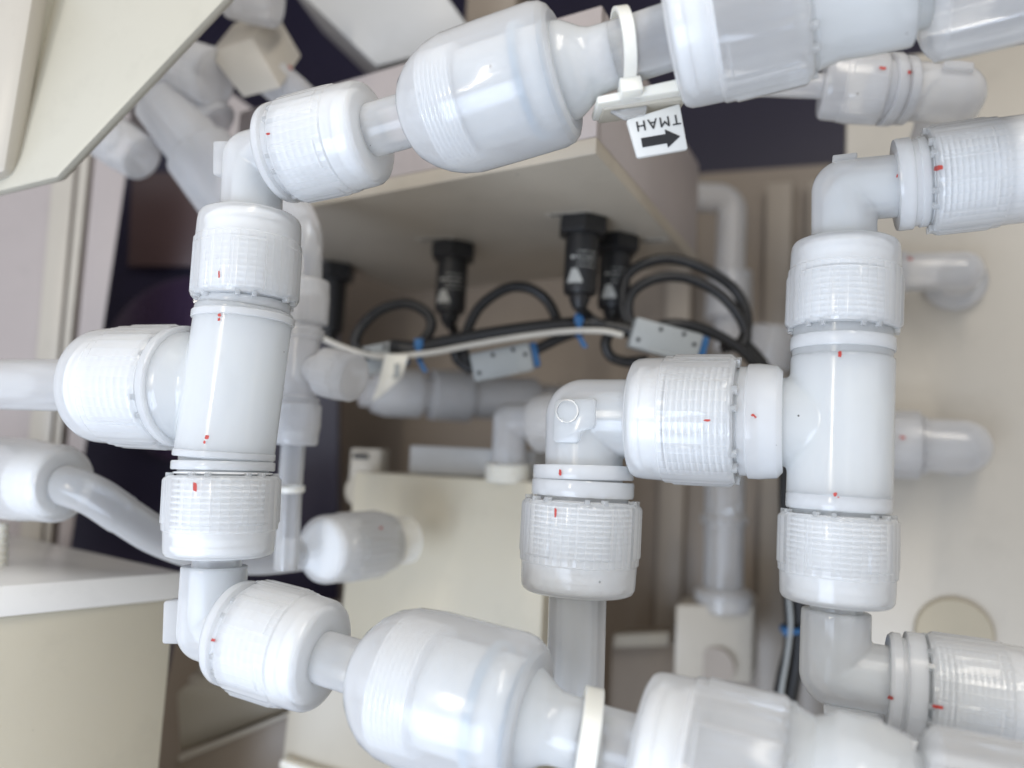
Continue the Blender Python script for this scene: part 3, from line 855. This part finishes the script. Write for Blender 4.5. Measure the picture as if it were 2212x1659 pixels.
MB().sweep(arc_path(P(1478, 425, .66), P(1582, 430, .66), P(1572, 760, .64), 30 * KPX * .66, 8), 31 * KPX * .66, 32).build('pipe_wall', 'rear', ep)
LP('collar', ep, 'rear', P(1478, 425, .66), P(1496, 426, .66), [(0, 20), (0, 42), (1, 42), (1, 20)], 32)
LP('union_nut', ep, 'rear', P(1576, 590, .65), P(1573, 690, .645), [(0, 20), (0, 48), (1, 50), (1, 20)], 40)
np_ = thing('blurred_nut', 'blurred white nut fitting behind the right connector', 'pipe nut', P(1668, 745, .60))
nut(np_, P(1672, 705, .6), P(1664, 800, .6), 48, 20, hi=False, ribs=24, mat='rear')

# lower right background: cube block with pipe
vp = thing('block_valve', 'blurred white cube block with an upright clear pipe, below the branch nut', 'valve', P(1550, 1380, .56))
cb = P(1455, 1475, .56)
MB().box(cb, P(1625, 1478, .56) - cb, EY * .06, EZ * (165 * KPX * .56)).build('valve_block', 'white', vp, bevel=.002)
LP('pipe_wall', vp, 'tube', P(1562, 1320, .585), P(1566, 1010, .585), [(0, 42), (.6, 42), (.62, 50), (.66, 50), (.68, 42), (1, 42)], 40)
LP('union_nut', vp, 'rear', P(1562, 1312, .58), P(1563, 1270, .58), [(0, 62), (.8, 62), (1, 48)], 40)
LP('port', vp, 'warm', P(1545, 1440, .5585), P(1545, 1440, .5585) + EY * .004, [(0, 40), (1, 40)], 40)
sh = thing('lower_block', 'blurred grey beige block behind the upright tube at the lower right', 'block', P(1400, 1420, .62))
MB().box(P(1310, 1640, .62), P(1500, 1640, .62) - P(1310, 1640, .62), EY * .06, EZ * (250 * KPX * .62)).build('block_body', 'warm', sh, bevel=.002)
MB().box(P(1325, 1400, .617), P(1445, 1395, .617) - P(1325, 1400, .617), EY * .01, EZ * (28 * KPX * .62)).build('ledge', 'cream_dark', sh, bevel=.001)

# cream tank in the middle
tk0 = P(742, 1330, .50); yt = tk0.y
tl = on(765, 1018, 1, yt); tr_ = on(1186, 1040, 1, yt)
tk = thing('cream_tank', 'large cream plastic tank in the middle behind the tubes', 'tank', (tl.x + .05, yt, tl.z - .1))
MB().prism([(tl.x, yt, tl.z), (tr_.x, yt, tl.z), (tr_.x, yt, tl.z - .40), (tl.x - .010, yt, tl.z - .40)], EY * .11).build('tank_wall', 'cream', tk, bevel=.002)
MB().box((tl.x + .028, yt + .02, tl.z + .0005), (.085, 0, 0), (0, .06, 0), (0, 0, .018)).build('lid_block', 'grey', tk, bevel=.001)
lv = thing('level_gauge', 'small white bracket with a dark slot at the left of the cream tank', 'bracket', P(775, 1000, .53))
MB().box(P(752, 1048, .53), P(818, 1050, .53) - P(752, 1048, .53), EY * .012, EZ * (80 * KPX * .53)).build('bracket_plate', 'white', lv, bevel=.001)
MB().box(P(762, 990, .529), P(792, 991, .529) - P(762, 990, .529), EY * .002, EZ * (11 * KPX * .53)).build('slot', 'black', lv)
LP('round_boss', lv, 'cream_dark', P(775, 1060, .525), P(775, 1060, .525) + EY * .006, [(0, 34), (1, 36)], 40)
e8 = thing('tank_elbow', 'small frosted elbow with ivory thread rising from the cream tank', 'pipe elbow', P(1100, 950, .49))
elbow_body(e8, P(1097, 1045, .485), P(1102, 908, .485), P(1102, 908, .485) + EX * .03, 37, 'rear', vox=.0008, smooth=5)
LP('threaded_end', e8, 'tie', P(1096, 1040, .485), P(1097, 998, .485), [(0, 30)] + [(t / 8 + .02, 50 if t % 2 else 46) for t in range(8)] + [(1, 30)], 40)
nut(e8, P(1160, 915, .478), P(1225, 910, .468), 62, 34, hi=False, ribs=26, mat='rear')

# nut with hose at middle left
R1 = thing('hose_nut', 'frosted ribbed nut with white threaded tip in front of the cream tank', 'pipe nut', P(760, 1180, .43))
nut(R1, P(812, 1174, .44), P(690, 1188, .405), 74, 50, hi=True, ribs=36, mat='nut')
LP('threaded_end', R1, 'tie', P(832, 1172, .445), P(884, 1165, .458), [(0, 30), (0, 52)] + [(t / 10, 51 if t % 2 else 46) for t in range(1, 10)] + [(1, 45), (1, 25)], 40)
LP('collar', R1, 'nut', P(808, 1174, .44), P(840, 1170, .447), [(0, 40), (0, 66), (1, 60), (1, 40)], 40)
NL = thing('hose_nut', 'frosted ribbed nut at the left edge with a bent hose leaving it', 'pipe nut', P(90, 1040, .37))
nut(NL, P(-40, 1026, .385), P(140, 1046, .365), 86, 52, hi=True, ribs=36, mat='nut')
hs = MB().sweep(spline([P(60, 1037, .372), P(130, 1046, .366), P(200, 1070, .366), P(270, 1115, .37), P(345, 1160, .378), P(440, 1192, .39), P(560, 1204, .405), P(680, 1192, .42), P(730, 1186, .425)], 12), [43 * KPX * .37] * 36 + [40 * KPX * .38] * 61, 40)
tag(hs.build('bent_hose', 'tube'), 'clear bent hose sagging from the left nut behind the bottom nut of the tee', 'hose')
nb = thing('stub_thread', 'white threaded stub below the left edge nut', 'pipe stub', P(5, 1180, .39))
LP('threaded_end', nb, 'tie', P(0, 1130, .39), P(-2, 1230, .39), [(0, 8)] + [(t / 12, 18 if t % 2 else 15) for t in range(12)] + [(1, 8)], 24)

# rear tee behind the left tee
t3 = thing('tee_fitting', 'greyish rear tee with short branch nut, directly behind the left tee', 'pipe tee', P(645, 820, .40))
LP('tee_body', t3, 'rear', P(656, 690, .40), P(641, 885, .395), [(0, 40), (.1, 40), (.12, 46), (.2, 46), (.22, 38), (.85, 38), (.87, 46), (1, 46)], 48)
LP('branch', t3, 'rear', P(648, 795, .398), P(720, 808, .392), [(0, 30), (1, 42)], 40)
nut(t3, P(655, 700, .40), P(662, 605, .402), 52, 34, hi=False, ribs=28, mat='rear')
nut(t3, P(641, 872, .395), P(635, 962, .393), 52, 28, hi=False, ribs=28, mat='rear')
nut(t3, P(700, 802, .392), P(768, 818, .384), 54, 10, hi=False, ribs=28, mat='rear')
tag(MB().sweep(spline([P(600, 430, .43), P(640, 450, .415), P(662, 500, .405), P(664, 560, .402), P(662, 640, .402)], 10), 32 * KPX * .40, 32).build('bent_tube', 'tube'), 'grey clear tube curving down into the rear tee', 'tube')
tb = MB().sweep([P(636, 930, .393), P(626, 1060, .392), P(618, 1230, .39)], 26 * KPX * .39, 32).build('straight_tube', 'tube')
tag(tb, 'grey clear tube hanging below the rear tee', 'tube')
o = thing('cable_tie', 'thin white cable tie on the grey tube below the rear tee', 'cable tie', P(628, 1056, .39))
LP('strap', o, 'tie', P(628, 1050, .39), P(627.6, 1062, .39), [(0, 27), (0, 30), (1, 30), (1, 27)], 40, closed=True)

# left cabinet side
lw = thing('left_panel', 'pale ribbed plastic side panel at the left, beside the dark window', 'wall panel', P(120, 760, .60))
def strip(name, mat, x0t, x1t, x0b, x1b, yt_, yb_, d0, d1, th=.01):
    MB().prism([P(x0t, yt_, d0), P(x1t, yt_, d1), P(x1b, yb_, d1), P(x0b, yb_, d0)], (ray(x0t, yt_)).normalized() * th).build(name, mat, lw, bevel=.001)
strip('panel_sheet', 'lilac', -120, 282, -120, 108, 240, 1420, .60, .60)
strip('panel_sheet', 'lilac', 208, 284, 118, 142, 300, 1250, .585, .585)
strip('panel_rib', 'white', 176, 198, 84, 96, 300, 1300, .585, .585)
strip('panel_rib', 'white', 120, 168, 30, 78, 300, 1300, .59, .59)
dw = thing('dark_window', 'dark tinted acrylic window with a round porthole behind the left tee', 'window', P(330, 760, .70))
MB().prism([P(180, 300, .70), P(730, 300, .70), P(730, 1330, .70), (P(60, 1330, .70))], FWD * .01).build('pane', 'dark', dw)
c = P(425, 800, .692)
MB().lathe((c, -FWD, RIGHT, UP), [(0, .080), (.004, .080), (.006, .077)], 72).build('porthole', 'purple', dw)
MB().prism([P(285, 372, .69), P(440, 372, .69), P(440, 575, .69), P(275, 575, .69)], FWD * .005).build('painted_reflection', 'brown', dw, bevel=.001)  # brown reflection on the pane, painted as a thin slab
# sloping cream chute at upper left
ch = thing('sloping_chute', 'broad cream plastic chute sloping across the upper left corner', 'chute', P(200, 180, .36))
MB().prism([P(112, -60, .37), P(540, -60, .345), P(121, 384, .345), P(-60, 428, .36), P(-60, 330, .37)], FWD * .008).build('chute_face', 'chute', ch, bevel=.003)
MB().prism([P(82, -60, .353), P(111, -60, .3695), P(37, 357, .3645), P(8, 372, .353)], FWD * .02).build('chute_channel', 'chute', ch, bevel=.002)
MB().prism([P(-60, -60, .35), P(80, -60, .35), P(10, 372, .35), P(-60, 390, .35)], FWD * .012).build('chute_flange', 'white', ch, bevel=.003)
# shelf and tank at lower left
ka = P(396, 1236, .40)
kb = on(-60, 1270, 2, ka.z)
kh = (ka - P(396, 1294, .40)).length * .98
ke = (kb - ka)
kp = Vector((ke.y, -ke.x, 0)).normalized()
if kp.dot(RIGHT) > 0: kp = -kp
bb = thing('lower_tank', 'cream box under the pale shelf at the lower left', 'tank', ka + ke * .5 - EZ * .1)
MB().box(ka + kp * .004 - EZ * (kh + .0004), ke, kp * .22, -EZ * .34).build('tank_wall', 'cream', bb, bevel=.002)
sf = thing('pale_shelf', 'thick pale plastic shelf on top of the cream box at the lower left', 'shelf', ka + ke * .5)
MB().box(ka, ke, kp * .23, -EZ * kh).build('shelf_slab', 'shelf', sf, bevel=.001)
# stepped bases at the bottom
bs = thing('stepped_base', 'stepped beige equipment base right of the lower left cream box', 'base', P(500, 1560, .50))
def slab(par, name, mat, pts, d, th):
    MB().prism([P(x, y, d) for x, y in pts], th).build(name, mat, par, bevel=.0015)
slab(bs, 'base_block', 'cream_dark', [(380, 1500), (400, 1480), (520, 1490), (622, 1508), (622, 1535), (388, 1625)], .50, EY * .06)
slab(bs, 'base_slab', 'warm', [(380, 1634), (640, 1532), (660, 1560), (640, 1720), (370, 1720)], .49, EY * .05)
slab(bs, 'base_edge', 'white', [(382, 1632), (640, 1532), (641, 1542), (384, 1648)], .487, EY * .01)
LP('upper_boss', bs, 'cream_dark', P(470, 1500, .52), P(472, 1420, .52), [(0, 60), (.5, 58), (.6, 40), (1, 38)], 48)
b2 = thing('beige_base', 'blurred beige box base under the lower elbow nut', 'base', P(720, 1600, .47))
slab(b2, 'base_block', 'cream_dark', [(628, 1500), (700, 1440), (860, 1480), (860, 1720), (600, 1720), (618, 1560)], .47, EY * .05)
slab(b2, 'base_edge', 'tie', [(604, 1640), (660, 1660), (760, 1690), (760, 1705), (600, 1662)], .462, EY * .008)
fl = thing('lower_shelf', 'grey beige lower deck of the cabinet behind the bases', 'shelf', P(560, 1450, .62))
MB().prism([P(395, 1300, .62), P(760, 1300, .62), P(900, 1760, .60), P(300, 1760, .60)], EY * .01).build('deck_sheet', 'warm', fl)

# upper background
gb = thing('grey_box', 'pale grey box hanging behind the upper pipe at the top edge', 'box', P(860, 40, .50))
MB().prism([P(600, -60, .50), P(930, -60, .50), P(1015, 60, .50), P(905, 120, .50), P(812, 144, .50)], (P(848, 182, .56) - P(812, 144, .50)) + FWD * .05).build('box_body', 'grey', gb, bevel=.002)
gw = thing('side_block', 'brown grey upright strip beside the hanging grey box', 'block', P(1060, 20, .56))
MB().box(P(1000, 120, .58), P(1110, 110, .58) - P(1000, 120, .58), EY * .03, EZ * .12).build('block_body', 'warm', gw, bevel=.001)

bv = thing('block_valve', 'white cube valve tilted among blurred fittings at the upper left', 'valve', P(550, 125, .46))
qv = [P(450, 116, .45), P(543, 82, .445), P(606, 191, .445), P(525, 212, .45)]
MB().prism(qv, P(504, 50, .475) - P(450, 116, .45)).build('valve_block', 'white', bv, bevel=.001)
nut(bv, P(585, 165, .46), P(665, 232, .47), 42, 22, hi=False, ribs=24, mat='rear')
tn = thing('nut_coupling', 'blurred grey nut cut off by the top edge, above the cube valve', 'pipe nut', P(540, 10, .44))
nut(tn, P(600, 6, .44), P(490, -14, .44), 52, 20, hi=False, ribs=24, mat='rear')
ft2 = thing('tee_fitting', 'blurred pale tee left of the cube valve behind the chute', 'pipe tee', P(400, 190, .47))
mbx = MB()
LP('tee_body', ft2, 'rear', P(330, 150, .47), P(455, 280, .47), [(0, 60), (1, 66)], 48)
nut(ft2, P(370, 150, .465), P(470, 170, .455), 66, 30, hi=False, ribs=28, mat='rear')
LP('socket', ft2, 'rear', P(350, 220, .462), P(520, 450, .455), [(0, 62), (.45, 64), (.48, 76), (1, 78)], 48)
nl2 = thing('blurred_nut', 'blurred pale nut poking out below the chute at the left', 'pipe nut', P(270, 310, .46))
nut(nl2, P(225, 290, .47), P(310, 345, .462), 52, 12, hi=False, ribs=26, mat='rear')
lp = thing('lilac_strip', 'pale lilac wall strip behind the blurred fittings at the upper left', 'wall panel', P(560, 320, .62))
MB().prism([P(470, 180, .60), P(720, 360, .60), P(720, 470, .60), P(470, 420, .60)], FWD * .01).build('strip_sheet', 'lilac', lp)

# ================================================================== red witness marks of paint, laid on whatever they sit on
bpy.context.view_layer.update()
dg = bpy.context.evaluated_depsgraph_get()
def paint(x, y, w, h, ang=0.0, seed=0):
    rnd = random.Random(seed * 31 + 5)
    pts, obj0 = [], None
    n = 14
    hit, loc, nor, idx, ob, mx = SC.ray_cast(dg, Vector((0, 0, 0)), ray(x, y).normalized())
    if not hit: return
    d0 = dep(loc)
    def cast(px, py):
        h_, l_, n_, i_, o_, m_ = SC.ray_cast(dg, Vector((0, 0, 0)), ray(px, py).normalized())
        if not h_ or abs(dep(l_) - d0) > .004: l_ = ray(px, py) * d0
        return l_ - ray(px, py) * .0009
    ca, sa = math.cos(ang), math.sin(ang)
    rings = [[cast(x, y)]]
    for q in (.5, 1.0):
        rg = []
        for i in range(n):
            th = 2 * math.pi * i / n
            c, s = math.cos(th), math.sin(th)
            m_ = max(abs(c), abs(s)) ** .6
            jit = rnd.uniform(.72, 1.12) if q == 1 else 1
            dx, dy = c / m_ * w / 2 * q * jit, s / m_ * h / 2 * q * jit
            rg.append(cast(x + dx * ca - dy * sa, y + dx * sa + dy * ca))
        rings.append(rg)
    vs = rings[0] + rings[1] + rings[2]
    fs = []
    for i in range(n):
        j = (i + 1) % n
        fs.append((0, 1 + i, 1 + j)); fs.append((1 + i, 1 + n + i, 1 + n + j, 1 + j))
    top = ob
    while top.parent is not None and top.parent.parent is not None: top = top.parent
    if top.parent is None: par = top
    else: par = top
    m = MB(); m.add(vs, fs)
    m.build('paint_mark', 'red', par)
MARKS = [(579, 289, 9, 5, -.3), (473, 592, 4, 16), (474, 680, 8, 8), (473, 690, 7, 7), (447, 944, 9, 10, .3), (442, 955, 6, 8, .3), (421, 1052, 9, 22), (461, 1383, 13, 8, .3),
         (1210, 1020, 7, 15), (1200, 1107, 6, 22), (1527, 908, 16, 6, .05), (1627, 897, 10, 6, .3), (1632, 901, 5, 5), (1814, 765, 9, 14, .1), (1804, 1068, 9, 9), (1811, 1074, 5, 3),
         (1907, 147, 17, 8, .1), (1966, 156, 11, 9), (2027, 363, 21, 11, -.1), (1938, 380, 4, 9, .2), (1966, 559, 13, 6), (1950, 945, 13, 7), (1924, 1507, 15, 8, .3), (2026, 1527, 27, 8, .2),
         (627, 146, 5, 10, -.4), (823, 1140, 7, 6)]
for i, mk in enumerate(MARKS): paint(*mk, seed=i)
